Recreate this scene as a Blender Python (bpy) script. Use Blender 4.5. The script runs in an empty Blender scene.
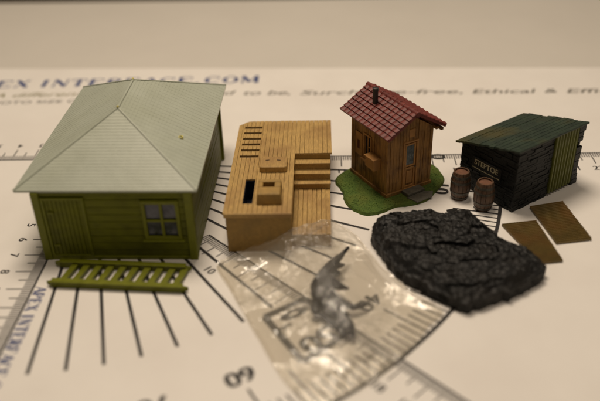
import bpy, bmesh, math, random
from mathutils import Vector, Matrix, noise
R = math.radians
CM = 0.01                      # every length below is written in centimetres
scene = bpy.context.scene
col = scene.collection

# ------------------------------------------------------------------ camera, world, lamps, exposure
cd = bpy.data.cameras.new('camera'); cam = bpy.data.objects.new('camera', cd); col.objects.link(cam)
cd.sensor_width = 36; cd.lens = 45.734; cd.clip_start = 0.01; cd.clip_end = 50
PITCH, ROLL, YAW = 0.5638293, -0.0318219, -0.0386922
fw = Vector((math.sin(YAW)*math.cos(PITCH), math.cos(YAW)*math.cos(PITCH), -math.sin(PITCH)))
r0 = Vector((math.cos(YAW), -math.sin(YAW), 0)); u0 = r0.cross(fw)
rt = r0*math.cos(ROLL) + u0*math.sin(ROLL); up = -r0*math.sin(ROLL) + u0*math.cos(ROLL)
m = Matrix((rt, up, -fw)).transposed().to_4x4(); m.translation = Vector((10.2556, -29.6777, 16.6250))*CM
cam.matrix_world = m
cd.dof.use_dof = True; cd.dof.focus_distance = 0.308; cd.dof.aperture_fstop = 5.8; cd.dof.aperture_blades = 7
scene.camera = cam

world = bpy.data.worlds.new('World'); scene.world = world; world.use_nodes = True
bg = world.node_tree.nodes['Background']; bg.inputs['Color'].default_value = (1.0, .80, .56, 1); bg.inputs['Strength'].default_value = .11

def area(name, loc, target, size, power, color):
    l = bpy.data.lights.new(name, 'AREA'); l.shape = 'DISK'; l.size = size*CM; l.energy = power; l.color = color
    o = bpy.data.objects.new(name, l); col.objects.link(o); o.location = Vector(loc)*CM
    o.rotation_euler = (Vector(target)-Vector(loc)).to_track_quat('-Z', 'Y').to_euler()
    return o
area('room_lamp', (5, 10, 58), (10, -2, 0), 24, 2.68, (1.0, .835, .65))
area('front_fill_light', (30, -22, 80), (10, -2, 0), 30, 0.95, (1.0, .835, .68))  # unseen fill light, added to brighten the near side of the card
scene.view_settings.view_transform = 'Standard'; scene.view_settings.look = 'None'
scene.view_settings.exposure = 0; scene.view_settings.gamma = 1
scene.cycles.use_denoising = True
scene.cycles.transparent_max_bounces = 24
scene.cycles.max_bounces = 10

# ------------------------------------------------------------------ materials
def mat(name, color, rough=.6, var=.12, scale=6, stretch=(1, 1, 1), color2=None, bump=0.0, bscale=20, metallic=0, spec=.5,
        coat=0, grime=None, gscale=1.5, gamount=.5, bstretch=None):
    """procedural material in centimetre object coordinates: colour mottling, optional grime patches, noise bump"""
    mt = bpy.data.materials.new(name); mt.use_nodes = True; nt = mt.node_tree; N = nt.nodes; L = nt.links
    bs = N['Principled BSDF']; bs.inputs['Roughness'].default_value = rough; bs.inputs['Metallic'].default_value = metallic
    bs.inputs['Specular IOR Level'].default_value = spec; bs.inputs['Coat Weight'].default_value = coat
    tc = N.new('ShaderNodeTexCoord')
    def coord(st):
        mp = N.new('ShaderNodeMapping'); mp.inputs['Scale'].default_value = tuple(100*s for s in st)
        L.new(tc.outputs['Object'], mp.inputs['Vector']); return mp.outputs['Vector']
    v = coord(stretch)
    n1 = N.new('ShaderNodeTexNoise'); n1.inputs['Scale'].default_value = scale; n1.inputs['Detail'].default_value = 6; n1.inputs['Roughness'].default_value = .65
    L.new(v, n1.inputs['Vector'])
    cr = N.new('ShaderNodeValToRGB'); cr.color_ramp.elements[0].position = .3; cr.color_ramp.elements[1].position = .7
    c = Vector(color); c2 = Vector(color2) if color2 else c*(1+var)
    c1 = c*(1-var)
    cr.color_ramp.elements[0].color = (*c1, 1); cr.color_ramp.elements[1].color = (*c2, 1)
    L.new(n1.outputs['Fac'], cr.inputs['Fac']); out = cr.outputs['Color']
    if grime:
        n2 = N.new('ShaderNodeTexNoise'); n2.inputs['Scale'].default_value = gscale; n2.inputs['Detail'].default_value = 5
        L.new(coord((1, 1, 1)), n2.inputs['Vector'])
        r2 = N.new('ShaderNodeValToRGB'); r2.color_ramp.elements[0].position = .45; r2.color_ramp.elements[1].position = .68
        r2.color_ramp.elements[1].color = (gamount,)*3+(1,)
        L.new(n2.outputs['Fac'], r2.inputs['Fac'])
        mx = N.new('ShaderNodeMix'); mx.data_type = 'RGBA'; L.new(r2.outputs['Color'], mx.inputs[0]); L.new(out, mx.inputs[6]); mx.inputs[7].default_value = (*grime, 1)
        out = mx.outputs[2]
    L.new(out, bs.inputs['Base Color'])
    nr = N.new('ShaderNodeMapRange'); nr.inputs['To Min'].default_value = max(0, rough-.12); nr.inputs['To Max'].default_value = min(1, rough+.12)
    L.new(n1.outputs['Fac'], nr.inputs['Value']); L.new(nr.outputs['Result'], bs.inputs['Roughness'])
    if bump:
        n3 = N.new('ShaderNodeTexNoise'); n3.inputs['Scale'].default_value = bscale; n3.inputs['Detail'].default_value = 5
        L.new(coord(bstretch or stretch), n3.inputs['Vector'])
        b = N.new('ShaderNodeBump'); b.inputs['Strength'].default_value = 1; b.inputs['Distance'].default_value = bump*CM
        L.new(n3.outputs['Fac'], b.inputs['Height']); L.new(b.outputs['Normal'], bs.inputs['Normal'])
    return mt

M = {}
M['card'] = mat('white_card', (.81, .78, .74), .42, .012, .6, spec=.4, bump=.012, bscale=.35, grime=(.75, .71, .67), gscale=.22, gamount=.6)
M['table'] = mat('pale_tabletop', (.60, .57, .52), .6, .02, .15, spec=.3)
M['floor'] = mat('dark_floor', (.22, .16, .10), .8, .1)
M['ink'] = mat('black_print', (.028, .026, .026), .6, .2, 3, spec=.3)
M['ink_mm'] = mat('grey_fine_print', (.12, .115, .115), .6, .1, 3, spec=.3)
M['ink_blue'] = mat('blue_print', (.035, .06, .19), .6, .2, 3, spec=.3)
M['ink_grey'] = mat('soft_grey_print', (.15, .14, .12), .6, .15, 3, spec=.3)
M['ink_olive'] = mat('olive_print', (.22, .20, .09), .6, .15, 3, spec=.3)
M['gh_wall'] = mat('olive_green_plastic', (.122, .132, .0035), .5, .2, 2.2, (.5, 1, 2), bump=.006, bscale=14, grime=(.062, .066, .003), gscale=.9, gamount=.7, spec=.22)
M['gh_trim'] = mat('olive_green_plastic_trim', (.140, .152, .005), .45, .15, 4, spec=.28, bump=.004, bscale=20)
M['gh_roof'] = mat('pale_grey_green_roof', (.42, .455, .38), .40, .05, 1.2, bump=.02, bscale=.9, grime=(.37, .40, .31), gscale=.5, gamount=.5)
M['glazing'] = mat('dark_blue_glazing', (.016, .018, .035), .18, .5, 1.6, color2=(.085, .095, .135), spec=.6)  # pale blue noise patches put a sheen into the pane colour
M['brass'] = mat('yellow_moulding_nub', (.55, .50, .16), .4, .2)
M['tan_top'] = mat('tan_wood_grain', (.43, .275, .088), .6, .3, 9, (3, .35, 1), bump=.004, bscale=22, grime=(.27, .145, .045), gscale=.8, gamount=.65)
M['tan_wall'] = mat('tan_rough_resin', (.34, .205, .050), .6, .18, 7, bump=.012, bscale=16, grime=(.22, .15, .045), gscale=1.2, gamount=.6)
M['tan_dark'] = mat('dark_slot_shade_and_marks', (.05, .028, .012), .8, .3)  # recess shade of the vent slots put into colour; also the hatch lid marks
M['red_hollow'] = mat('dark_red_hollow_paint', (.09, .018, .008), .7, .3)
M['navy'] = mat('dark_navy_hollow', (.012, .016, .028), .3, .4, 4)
M['hut_wood'] = mat('brown_weathered_boards', (.31, .150, .036), .6, .42, 5, (3, 3, .3), color2=(.46, .235, .062), bump=.008, bscale=18, grime=(.10, .050, .018), gscale=2.0, gamount=.75)
M['hut_trim'] = mat('lighter_brown_trim', (.42, .205, .055), .55, .25, 6, bump=.005, grime=(.17, .08, .03), gscale=3)
M['hut_grey_glass'] = mat('grey_door_glass', (.10, .12, .13), .25, .5, 5, spec=.6)
M['tile'] = mat('red_roof_tiles', (.14, .022, .017), .55, .25, 6, color2=(.20, .038, .028), bump=.006, bscale=25, grime=(.085, .015, .012), gscale=2.5, gamount=.6)
M['pipe'] = mat('black_pipe', (.02, .018, .018), .5, .3)
M['grass'] = mat('green_flocked_turf', (.060, .115, .022), .85, .28, 9, color2=(.105, .16, .032), bump=.012, bscale=28, spec=.2, grime=(.12, .13, .026), gscale=1.1, gamount=.6)
M['slate'] = mat('dark_paving', (.105, .10, .078), .6, .3, 6, bump=.01)
M['shed_wall'] = mat('black_stained_boards', (.0045, .006, .0065), .5, .45, 5, (1, 1, 3), color2=(.013, .016, .016), spec=.3, bump=.02, bscale=9, bstretch=(1.2, 1.2, 3.2))
M['shed_roof'] = mat('mossy_dark_roof', (.011, .025, .019), .4, .3, 2.5, (1, 1, 1), color2=(.030, .052, .032), bump=.010, bscale=14, grime=(.085, .07, .018), gscale=.55, gamount=.75)
M['corr'] = mat('green_corrugated_sheet', (.095, .108, .012), .5, .25, 4, (2, 2, .5), color2=(.145, .16, .02), bump=.005)
M['letter'] = mat('cream_sign_paint', (.50, .45, .30), .6, .3, 20)
M['barrel'] = mat('dark_brown_staves', (.075, .038, .020), .45, .4, 6, (2, 2, .4), color2=(.15, .080, .042), bump=.008, bscale=22)
M['barrel_lid'] = mat('rusty_barrel_head', (.15, .062, .03), .6, .3, 8, bump=.01)
M['hoop'] = mat('dark_iron_hoop', (.050, .044, .036), .4, .4, 12, color2=(.11, .10, .08), metallic=.3)
M['sheet'] = mat('rusty_corrugated_sheet', (.145, .100, .024), .5, .2, 3, color2=(.20, .135, .032), bump=.003, grime=(.20, .10, .022), gscale=1.0, gamount=.7)
M['coal'] = mat('black_coal', (.0042, .0048, .0054), .55, .35, 5, color2=(.010, .010, .0098), bump=.02, bscale=4, spec=.32, grime=(.016, .0125, .009), gscale=1.2, gamount=.4)
M['figure'] = mat('dark_grey_plastic', (.014, .013, .015), .6, .2, 8, spec=.25, bump=.01)

def film_material():
    mt = bpy.data.materials.new('clear_polythene'); mt.use_nodes = True; nt = mt.node_tree; N = nt.nodes; L = nt.links
    N.remove(N['Principled BSDF']); out = N['Material Output']
    tc = N.new('ShaderNodeTexCoord'); mp = N.new('ShaderNodeMapping'); mp.inputs['Scale'].default_value = (100,)*3
    L.new(tc.outputs['Object'], mp.inputs['Vector'])
    n = N.new('ShaderNodeTexNoise'); n.inputs['Scale'].default_value = 2.4; n.inputs['Detail'].default_value = 7; n.inputs['Distortion'].default_value = 1.4
    L.new(mp.outputs['Vector'], n.inputs['Vector'])
    b = N.new('ShaderNodeBump'); b.inputs['Distance'].default_value = .065*CM
    nm = N.new('ShaderNodeTexNoise'); nm.inputs['Scale'].default_value = .55; nm.inputs['Detail'].default_value = 2; L.new(mp.outputs['Vector'], nm.inputs['Vector'])
    ms = N.new('ShaderNodeMapRange'); ms.inputs['From Min'].default_value = .42; ms.inputs['From Max'].default_value = .6; ms.inputs['To Min'].default_value = .06; ms.inputs['To Max'].default_value = 1
    L.new(nm.outputs['Fac'], ms.inputs['Value']); L.new(ms.outputs['Result'], b.inputs['Strength'])
    vo = N.new('ShaderNodeTexVoronoi'); vo.inputs['Scale'].default_value = 1.7; vo.inputs['Randomness'].default_value = 1
    wv = N.new('ShaderNodeVectorMath'); wv.operation = 'MULTIPLY_ADD'; wv.inputs[1].default_value = (.9, .9, .9); L.new(n.outputs['Color'], wv.inputs[0]); L.new(mp.outputs['Vector'], wv.inputs[2]); L.new(wv.outputs[0], vo.inputs['Vector'])
    ad = N.new('ShaderNodeMath'); ad.operation = 'MULTIPLY_ADD'; ad.inputs[1].default_value = 2.2; L.new(vo.outputs['Distance'], ad.inputs[0]); L.new(n.outputs['Fac'], ad.inputs[2])
    L.new(ad.outputs[0], b.inputs['Height'])
    tr = N.new('ShaderNodeBsdfTransparent'); tr.inputs['Color'].default_value = (.985, .97, .94, 1)
    gl = N.new('ShaderNodeBsdfGlossy'); gl.inputs['Roughness'].default_value = .12; L.new(b.outputs['Normal'], gl.inputs['Normal'])
    df = N.new('ShaderNodeBsdfDiffuse'); df.inputs['Color'].default_value = (.82, .79, .70, 1); L.new(b.outputs['Normal'], df.inputs['Normal'])
    fr = N.new('ShaderNodeLayerWeight'); fr.inputs['Blend'].default_value = .5; L.new(b.outputs['Normal'], fr.inputs['Normal'])
    pw = N.new('ShaderNodeMath'); pw.operation = 'POWER'; pw.inputs[1].default_value = 3.5; L.new(fr.outputs['Facing'], pw.inputs[0])
    mr = N.new('ShaderNodeMath'); mr.operation = 'MULTIPLY_ADD'; mr.inputs[1].default_value = .4; mr.inputs[2].default_value = .08; mr.use_clamp = True
    L.new(pw.outputs[0], mr.inputs[0])
    m1 = N.new('ShaderNodeMixShader'); m1.inputs[0].default_value = .085; L.new(tr.outputs[0], m1.inputs[1]); L.new(df.outputs[0], m1.inputs[2])
    m2 = N.new('ShaderNodeMixShader'); L.new(mr.outputs[0], m2.inputs[0]); L.new(m1.outputs[0], m2.inputs[1]); L.new(gl.outputs[0], m2.inputs[2])
    L.new(m2.outputs[0], out.inputs['Surface']); return mt
M['sign'] = mat('black_sign_paint', (.006, .007, .007), .6, .2)
M['film'] = film_material()

# ------------------------------------------------------------------ object helpers
def tag(o, label=None, cat=None, group=None, kind=None):
    if label: o['label'] = label
    if cat: o['category'] = cat
    if group: o['group'] = group
    if kind: o['kind'] = kind
    return o
def thing(name, label, cat, loc=(0, 0, 0), rz=0, group=None):
    o = bpy.data.objects.new(name, None); col.objects.link(o); o.empty_display_size = .005
    o.location = Vector(loc)*CM; o.rotation_euler = (0, 0, rz)
    return tag(o, label, cat, group)

class MB:
    """collects geometry (centimetres), links it as one mesh object"""
    def __init__(s): s.bm = bmesh.new()
    def hexa(s, lo, hi, T=None):
        """lo / hi: four bottom and four top points in order"""
        vs = [s.bm.verts.new(T @ Vector(q) if T else Vector(q)) for q in list(lo)+list(hi)]
        for f in ((3, 2, 1, 0), (4, 5, 6, 7), (0, 1, 5, 4), (1, 2, 6, 5), (2, 3, 7, 6), (3, 0, 4, 7)):
            s.bm.faces.new([vs[i] for i in f])
    def box(s, x0, x1, y0, y1, z0, z1, T=None):
        s.hexa([(x0, y0, z0), (x1, y0, z0), (x1, y1, z0), (x0, y1, z0)], [(x0, y0, z1), (x1, y0, z1), (x1, y1, z1), (x0, y1, z1)], T)
    def prism(s, pts, z0, z1, T=None):
        a = [s.bm.verts.new(T @ Vector((x, y, z0)) if T else (x, y, z0)) for x, y in pts]
        b = [s.bm.verts.new(T @ Vector((x, y, z1)) if T else (x, y, z1)) for x, y in pts]
        n = len(pts); s.bm.faces.new(a[::-1]); s.bm.faces.new(b)
        for i in range(n): s.bm.faces.new((a[i], a[(i+1) % n], b[(i+1) % n], b[i]))
    def quad(s, pts): s.bm.faces.new([s.bm.verts.new(q) for q in pts])
    def lathe(s, prof, seg=24, T=None, cap=True, flute=0):
        rings = []
        for r, z in prof:
            ring = []
            for k in range(seg):
                rr = r*(1-(flute if k % 2 else 0)); a = 2*math.pi*k/seg
                q = Vector((rr*math.cos(a), rr*math.sin(a), z)); ring.append(s.bm.verts.new(T @ q if T else q))
            rings.append(ring)
        for a, b in zip(rings, rings[1:]):
            for k in range(seg): s.bm.faces.new((a[k], a[(k+1) % seg], b[(k+1) % seg], b[k]))
        if cap: s.bm.faces.new(rings[0][::-1]); s.bm.faces.new(rings[-1])
    def build(s, name, material, parent=None, bevel=0, smooth=False, seg=2):
        bmesh.ops.recalc_face_normals(s.bm, faces=s.bm.faces[:])
        bmesh.ops.scale(s.bm, vec=(CM,)*3, verts=s.bm.verts[:])
        me = bpy.data.meshes.new(name); s.bm.to_mesh(me); s.bm.free()
        o = bpy.data.objects.new(name, me); col.objects.link(o); me.materials.append(material)
        if smooth: me.polygons.foreach_set('use_smooth', [True]*len(me.polygons))
        if bevel:
            bv = o.modifiers.new('bevel', 'BEVEL'); bv.width = bevel*CM; bv.segments = seg; bv.limit_method = 'ANGLE'; bv.harden_normals = False
        if parent: o.parent = parent
        return o

def boards(mb, O, U, V, N, width, vmax, n, openings=(), thick=.06, gap=.015, jit=.008, vmin=0, seed=1, across=False, clip=None):
    """boards on a plane: origin O, axes U, V, outward N. They run along V, or along U when across. Openings (u0,u1,v0,v1) stay open."""
    rnd = random.Random(seed); O, U, V, N = map(Vector, (O, U, V, N))
    if across: U, V = V, U; width, vmax = vmax, width; openings = [(c, d, a, b) for a, b, c, d in openings]
    edges = {round(width*i/n, 4) for i in range(n+1)}
    w = width/n
    for i in range(n):
        a, b = w*i, w*(i+1); t = thick+rnd.uniform(-jit, jit)
        cuts = sorted({a, b} | {e for op in openings for e in op[:2] if a+.01 < e < b-.01})
        for c0, c1 in zip(cuts, cuts[1:]):
            mid = (c0+c1)/2; lo = vmin; hi = vmax(mid) if callable(vmax) else vmax
            spans = [(lo, hi)]
            for op in openings:
                if op[0] < mid < op[1]:
                    spans = [p for s0, s1 in spans for p in ((s0, min(s1, op[2])), (max(s0, op[3]), s1)) if p[1]-p[0] > .02]
            g0 = gap/2 if c0 == a else 0; g1 = gap/2 if c1 == b else 0
            for s0, s1 in spans:
                def P(u, v, h): return O+U*u+V*v+N*h
                top0 = s1; top1 = s1
                if callable(vmax) and abs(s1-hi) < 1e-6: top0 = vmax(c0+g0); top1 = vmax(c1-g1)
                mb.hexa([P(c0+g0, s0, 0), P(c1-g1, s0, 0), P(c1-g1, top1, 0), P(c0+g0, top0, 0)],
                        [P(c0+g0, s0, t), P(c1-g1, s0, t), P(c1-g1, top1, t), P(c0+g0, top0, t)])

def frame(mb, O, U, V, N, u0, u1, v0, v1, w, t):
    O, U, V, N = map(Vector, (O, U, V, N))
    for a, b, c, d in ((u0, u1, v0, v0+w), (u0, u1, v1-w, v1), (u0, u0+w, v0+w, v1-w), (u1-w, u1, v0+w, v1-w)):
        pbox(mb, O, U, V, N, a, b, c, d, 0, t)
def pbox(mb, O, U, V, N, a, b, c, d, h0, h1):
    O, U, V, N = map(Vector, (O, U, V, N))
    P = lambda u, v, h: O+U*u+V*v+N*h
    mb.hexa([P(a, c, h0), P(b, c, h0), P(b, d, h0), P(a, d, h0)], [P(a, c, h1), P(b, c, h1), P(b, d, h1), P(a, d, h1)])

# ------------------------------------------------------------------ the setting
b = MB(); b.prism([(-60, -45), (75, -45), (75, 22.5), (28, 23.6), (8, 23.4), (-13, 23.9), (-60, 24.6)], -4, -.06)
o = b.build('tabletop', M['table'], bevel=.3); o['kind'] = 'structure'
b = MB(); b.quad([(-900, -600, -72), (900, -600, -72), (900, 1200, -72), (-900, 1200, -72)])
o = b.build('floor', M['floor']); o['kind'] = 'structure'

# ------------------------------------------------------------------ the printed measuring card
card = thing('measuring_card', 'large white printed card with rulers, protractor lines and blue lettering under all the models', 'measuring card')
b = MB(); b.prism([(-16, -26), (34, -26), (34, 9.55), (-16, 11.45)], -.055, 0)
b.build('sheet', M['card'], card)
PZ = .004
def strip(mb, x0, y0, x1, y1, w, z=PZ):
    d = Vector((x1-x0, y1-y0)); d.normalize(); n = Vector((-d.y, d.x))*w/2
    mb.quad([(x0-n.x, y0-n.y, z), (x1-n.x, y1-n.y, z), (x1+n.x, y1+n.y, z), (x0+n.x, y0+n.y, z)])

def text_mesh(body, height, wx=1.0, bold=0.0, shear=0.0, align='CENTER', spacing=1.0):
    cu = bpy.data.curves.new('t', 'FONT'); cu.body = body; cu.size = height/.72*CM; cu.align_x = align; cu.align_y = 'CENTER'
    cu.shear = shear; cu.space_character = spacing; cu.fill_mode = 'FRONT' if hasattr(cu, 'fill_mode') else cu.fill_mode
    cu.dimensions = '2D'
    ob = bpy.data.objects.new('t', cu); col.objects.link(ob)
    dg = bpy.context.evaluated_depsgraph_get(); me = bpy.data.meshes.new_from_object(ob.evaluated_get(dg))
    bpy.data.objects.remove(ob); bpy.data.curves.remove(cu)
    return me, wx
def add_text(mb, body, x, y, rot, height, wx=1.0, z=PZ, fit=None, **k):
    """text into mb, centred on (x, y); fit = total width"""
    bold = k.pop('bold', 0)
    for i in range(3 if bold else 1):
        _add_text(mb, body, x+(i-1)*bold*math.cos(rot)*(1 if bold else 0), y+(i-1)*bold*math.sin(rot)*(1 if bold else 0), rot, height, wx, z+i*.0006, fit, **k)
def _add_text(mb, body, x, y, rot, height, wx, z, fit, **k):
    me, wx = text_mesh(body, height, wx, **k)
    xs = [v.co.x for v in me.vertices]; w = (max(xs)-min(xs))/CM; mx = (max(xs)+min(xs))/2/CM
    if fit: wx = fit/w
    T = Matrix.Translation((x, y, z)) @ Matrix.Rotation(rot, 4, 'Z') @ Matrix.Diagonal((wx, 1, 1, 1)) @ Matrix.Translation((-mx, 0, 0)) @ Matrix.Scale(100, 4)
    me.transform(T); mb.bm.from_mesh(me); bpy.data.meshes.remove(me)

def ruler(ang, r_from, r_to, labels, shift=0, side=1, name='printed_ruler', rot_extra=0, tick_r0=None):
    """a ruler printed along a ray from the origin; ticks on its clockwise side"""
    d = Vector((math.cos(ang), math.sin(ang))); n = Vector((d.y, -d.x))*side
    O = Vector((0, shift)) if ang in (0.0, math.pi) else Vector((0, 0))
    mb = MB(); fine = MB()
    P = lambda r, h: O+d*r+n*h
    a, c = P(r_from, 0), P(r_to, 0); strip(mb, a.x, a.y, c.x, c.y, .075)
    i = math.ceil(r_from*10)
    while i <= r_to*10:
        r = i/10; L = .38
        if i % 10 == 0: L = .95
        elif i % 5 == 0: L = .68
        q0, q1 = P(r, .03), P(r, L)
        if i % 5 == 0: strip(mb, q0.x, q0.y, q1.x, q1.y, .05, PZ+.001)
        else: strip(fine, q0.x, q0.y, q1.x, q1.y, .052, PZ)
        i += 1
    for k in labels:
        q = P(k, 1.36)
        add_text(mb, str(k), q.x, q.y, math.atan2(-n.y, -n.x)-math.pi/2, .34, z=PZ, bold=.012)
    o = mb.build(name, M['ink'], card)
    fine.build('millimetre_marks', M['ink_mm'], o)
ruler(0.0, 7.0, 27, [8, 9, 10, 11, 12, 13, 14, 15, 16, 17, 18, 19, 20, 21, 22, 23, 24], shift=.28)
ruler(-math.pi/2, .3, 21, range(1, 20))
ruler(-math.pi/4, 8.2, 26, [10]+list(range(18, 25)))
ruler(math.pi, .9, 14, range(2, 13), shift=.3)
# protractor
mb = MB(); RA = 17.69
seg = 200
for k in range(seg):
    a0, a1 = R(-.0-k*92/seg), R(-(k+1)*92/seg)
    mb.quad([(math.cos(a)*r, math.sin(a)*r, PZ+.003) for a, r in ((a0, RA-.07), (a1, RA-.07), (a1, RA+.07), (a0, RA+.07))])
for dg in range(1, 91):
    a = R(-dg); c, s = math.cos(a), math.sin(a)
    if dg == 45: continue
    if dg % 5 == 0:
        strip(mb, c*15.87, s*15.87, c*RA, s*RA, .085, PZ+.002)
        if dg < 90: strip(mb, c*4.0, s*4.0, c*13.17, s*13.17, .12, PZ+.002)
    else: strip(mb, c*16.65, s*16.65, c*RA, s*RA, .07, PZ+.002)
for dg in (0, 10, 20, 30, 40, 60, 70, 80):
    a = R(-dg); add_text(mb, str(dg), math.cos(a)*15.27, math.sin(a)*15.27-(0 if dg else -.1), a-math.pi/2, .62, wx=1.12, z=PZ+.002, bold=.035)
add_text(mb, '50', 9.98, -11.62, R(-50)-math.pi/2, .78, wx=1.2, z=PZ+.002, bold=.06)
# ruled box beside the 50
bx = [(8.23, -10.55), (9.57, -9.63), (10.85, -11.45), (9.53, -12.63)]
for q0, q1 in zip(bx, bx[1:]+bx[:1]):
    strip(mb, *q0, *q1, .25, PZ+.005)
cx, cy = 9.18, -10.4
for k in range(24):          # tilted oval printed in the box with a short bar beside it
    a0, a1 = 2*math.pi*k/24, 2*math.pi*(k+1)/24
    def E(a, s): v = Matrix.Rotation(R(34), 2) @ Vector((.52*s*math.cos(a), .21*s*math.sin(a))); return (cx+v.x, cy+v.y, PZ+.004)
    mb.quad([E(a0, .35), E(a1, .35), E(a1, 1), E(a0, 1)])
strip(mb, 8.75, -11.15, 9.12, -10.9, .1, PZ+.006); strip(mb, 8.9, -11.25, 8.99, -10.9, .06, PZ+.007)
mb.build('printed_protractor', M['ink'], card)

# serif capitals drawn as thick and thin strokes
GL = {
 'A': [('n', 0, 0, .5, 1), ('w', .5, 1, 1, 0), ('n', .2, .36, .78, .36), ('s', -.06, 0, .2), ('s', .8, 0, .26)],
 'P': [('w', .18, 0, .18, 1), ('n', .18, 1, .7, 1), ('n', .18, .45, .7, .45), ('w', .82, .92, .82, .54), ('s', 0, 0, .36)],
 'E': [('w', .18, 0, .18, 1), ('n', .05, 1, .9, 1), ('n', .18, .52, .7, .52), ('n', .05, 0, .92, 0), ('n', .9, 1, .9, .76), ('n', .92, 0, .95, .25)],
 'X': [('w', .1, 1, .9, 0), ('n', .12, 0, .86, 1), ('s', 0, 1, .28), ('s', .66, 1, .3), ('s', 0, 0, .28), ('s', .72, 0, .3)],
 'I': [('w', .5, 0, .5, 1), ('s', .26, 0, .48), ('s', .26, 1, .48)],
 'N': [('n', .14, 0, .14, 1), ('w', .14, 1, .86, 0), ('n', .88, 0, .88, 1), ('s', 0, 0, .3), ('s', 0, 1, .2), ('s', .74, 1, .28)],
 'T': [('w', .5, 0, .5, 1), ('n', .04, 1, .96, 1), ('n', .05, 1, .03, .74), ('n', .95, 1, .97, .74), ('s', .3, 0, .4)],
 'R': [('w', .18, 0, .18, 1), ('n', .18, 1, .66, 1), ('n', .18, .5, .66, .5), ('w', .76, .94, .76, .58), ('w', .5, .5, .95, 0), ('s', 0, 0, .36), ('s', .84, 0, .2)],
 'F': [('w', .18, 0, .18, 1), ('n', .05, 1, .9, 1), ('n', .18, .52, .7, .52), ('n', .9, 1, .9, .76), ('s', 0, 0, .38)],
 'C': [('w', .12, .2, .12, .8), ('n', .14, .85, .4, 1), ('n', .4, 1, .84, .92), ('n', .88, 1, .88, .7), ('n', .14, .15, .4, 0), ('n', .4, 0, .9, .14)],
 'O': [('w', .12, .22, .12, .78), ('w', .88, .22, .88, .78), ('n', .14, .8, .4, 1), ('n', .4, 1, .6, 1), ('n', .6, 1, .86, .8), ('n', .14, .2, .4, 0), ('n', .4, 0, .6, 0), ('n', .6, 0, .86, .2)],
 'M': [('n', .1, 0, .12, 1), ('w', .12, 1, .5, .1), ('n', .5, .1, .86, 1), ('w', .88, 0, .88, 1), ('s', 0, 0, .24), ('s', .72, 0, .32), ('s', 0, 1, .2), ('s', .8, 1, .2)],
 '.': [('w', .3, 0, .3, .14)],
}
ADV = {'I': .62, '.': .42, ' ': .3, 'M': 1.12, 'N': 1.02}
def serif_line(mb, text, x, y, rot, h, width):
    adv = [ADV.get(c, .95)+.2 for c in text]; tot = sum(adv)-.2; sx = width/tot
    T = Matrix.Translation((x, y, 0)) @ Matrix.Rotation(rot, 4, 'Z'); cur = 0
    zz = PZ
    for c, a in zip(text, adv):
        cw = (a-.2)
        for st in GL.get(c, ()):
            zz += .00004
            if st[0] == 's': p0, p1, w = (st[1], st[2]), (st[1]+st[3], st[2]), .07*h
            else: p0, p1, w = st[1:3], st[3:5], (.25*h if st[0] == 'w' else .09*h)
            q0 = T @ Vector(((cur+p0[0]*cw)*sx, p0[1]*h, 0)); q1 = T @ Vector(((cur+p1[0]*cw)*sx, p1[1]*h, 0))
            if (q1-q0).length > 0: strip(mb, q0.x, q0.y, q1.x, q1.y, w, zz)
        cur += a
mb = MB()
serif_line(mb, 'APEX INTERFACE.COM', -9.7, 8.45, R(.5), .9, 16.4)
mb.build('blue_lettering', M['ink_blue'], card); mb = MB()
serif_line(mb, 'APEX INTERFACE.COM', .09, -8.9, R(-90), .40, 5.5)
mb.build('blue_lettering', M['ink_blue'], card)
mb = MB()
add_text(mb, 'PHOTO SIZE GUIDE', -4.3, 6.52, R(1), .36, fit=6.6)
mb.build('small_lettering', M['ink'], card)
mb = MB(); add_text(mb, 'A different', -5.0, 7.42, R(1), .55, fit=5.0, shear=.3)
mb.build('olive_lettering', M['ink_olive'], card)
mb = MB()
for tx, x0, x1, y in (('style guaranteed', -1.6, 5.6, 7.35), ('to be,', 6.05, 8.5, 7.22), ('Surcharge-free,', 9.02, 17.45, 7.08), ('Ethical', 17.95, 21.25, 6.93), ('&', 21.65, 22.3, 6.9), ('Efficient', 22.75, 27.2, 6.8)):
    add_text(mb, tx, (x0+x1)/2, y, R(-1), .56, fit=x1-x0, shear=.25, bold=.012)
mb.build('slogan_lettering', M['ink_grey'], card)

# ------------------------------------------------------------------ green railway hut with pale roof
gh = thing('green_hut', 'large olive green plastic hut with a pale grey-green hipped roof, leftmost building', 'model building', (0, 0, 0), R(-.7))
# walls: X 0..5.73, Y -7.25..0.25
H = 2.86; X1, Y0, Y1 = 5.72, -7.24, .28
b = MB(); b.box(.1, X1-.1, Y0+.1, Y1-.1, .0, H)
b.build('inner_shell', M['gh_wall'], gh)
b = MB()
# front boards run across, except at door and window
boards(b, (0.0, Y0+.1, .08), (1, 0, 0), (0, 0, 1), (0, -1, 0), X1, H-.1, 9, openings=[(.32, 1.86, -.1, 2.62), (3.86, 5.2, .88, 2.5)], thick=.07, gap=.012, across=True)  # front
boards(b, (X1-.1, Y0+.03, .08), (0, 1, 0), (0, 0, 1), (1, 0, 0), Y1-Y0-.06, H-.1, 9, thick=.07, gap=.012, across=True, seed=3)
boards(b, (.1, Y1-.03, .08), (0, -1, 0), (0, 0, 1), (-1, 0, 0), Y1-Y0-.06, H-.1, 9, thick=.07, gap=.012, across=True, seed=4)
boards(b, (X1, Y1-.1, .08), (-1, 0, 0), (0, 0, 1), (0, 1, 0), X1, H-.1, 9, thick=.07, gap=.012, across=True, seed=5)
b.build('board_wall', M['gh_wall'], gh, bevel=.012)
F = ((0, Y0+.1, 0), (1, 0, 0), (0, 0, 1), (0, -1, 0))
for x in (0.02, X1-.3):
    b = MB(); b.box(x, x+.28, Y0-.06, Y0+.12, 0, H); b.build('corner_post', M['gh_trim'], gh, bevel=.02)
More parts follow.
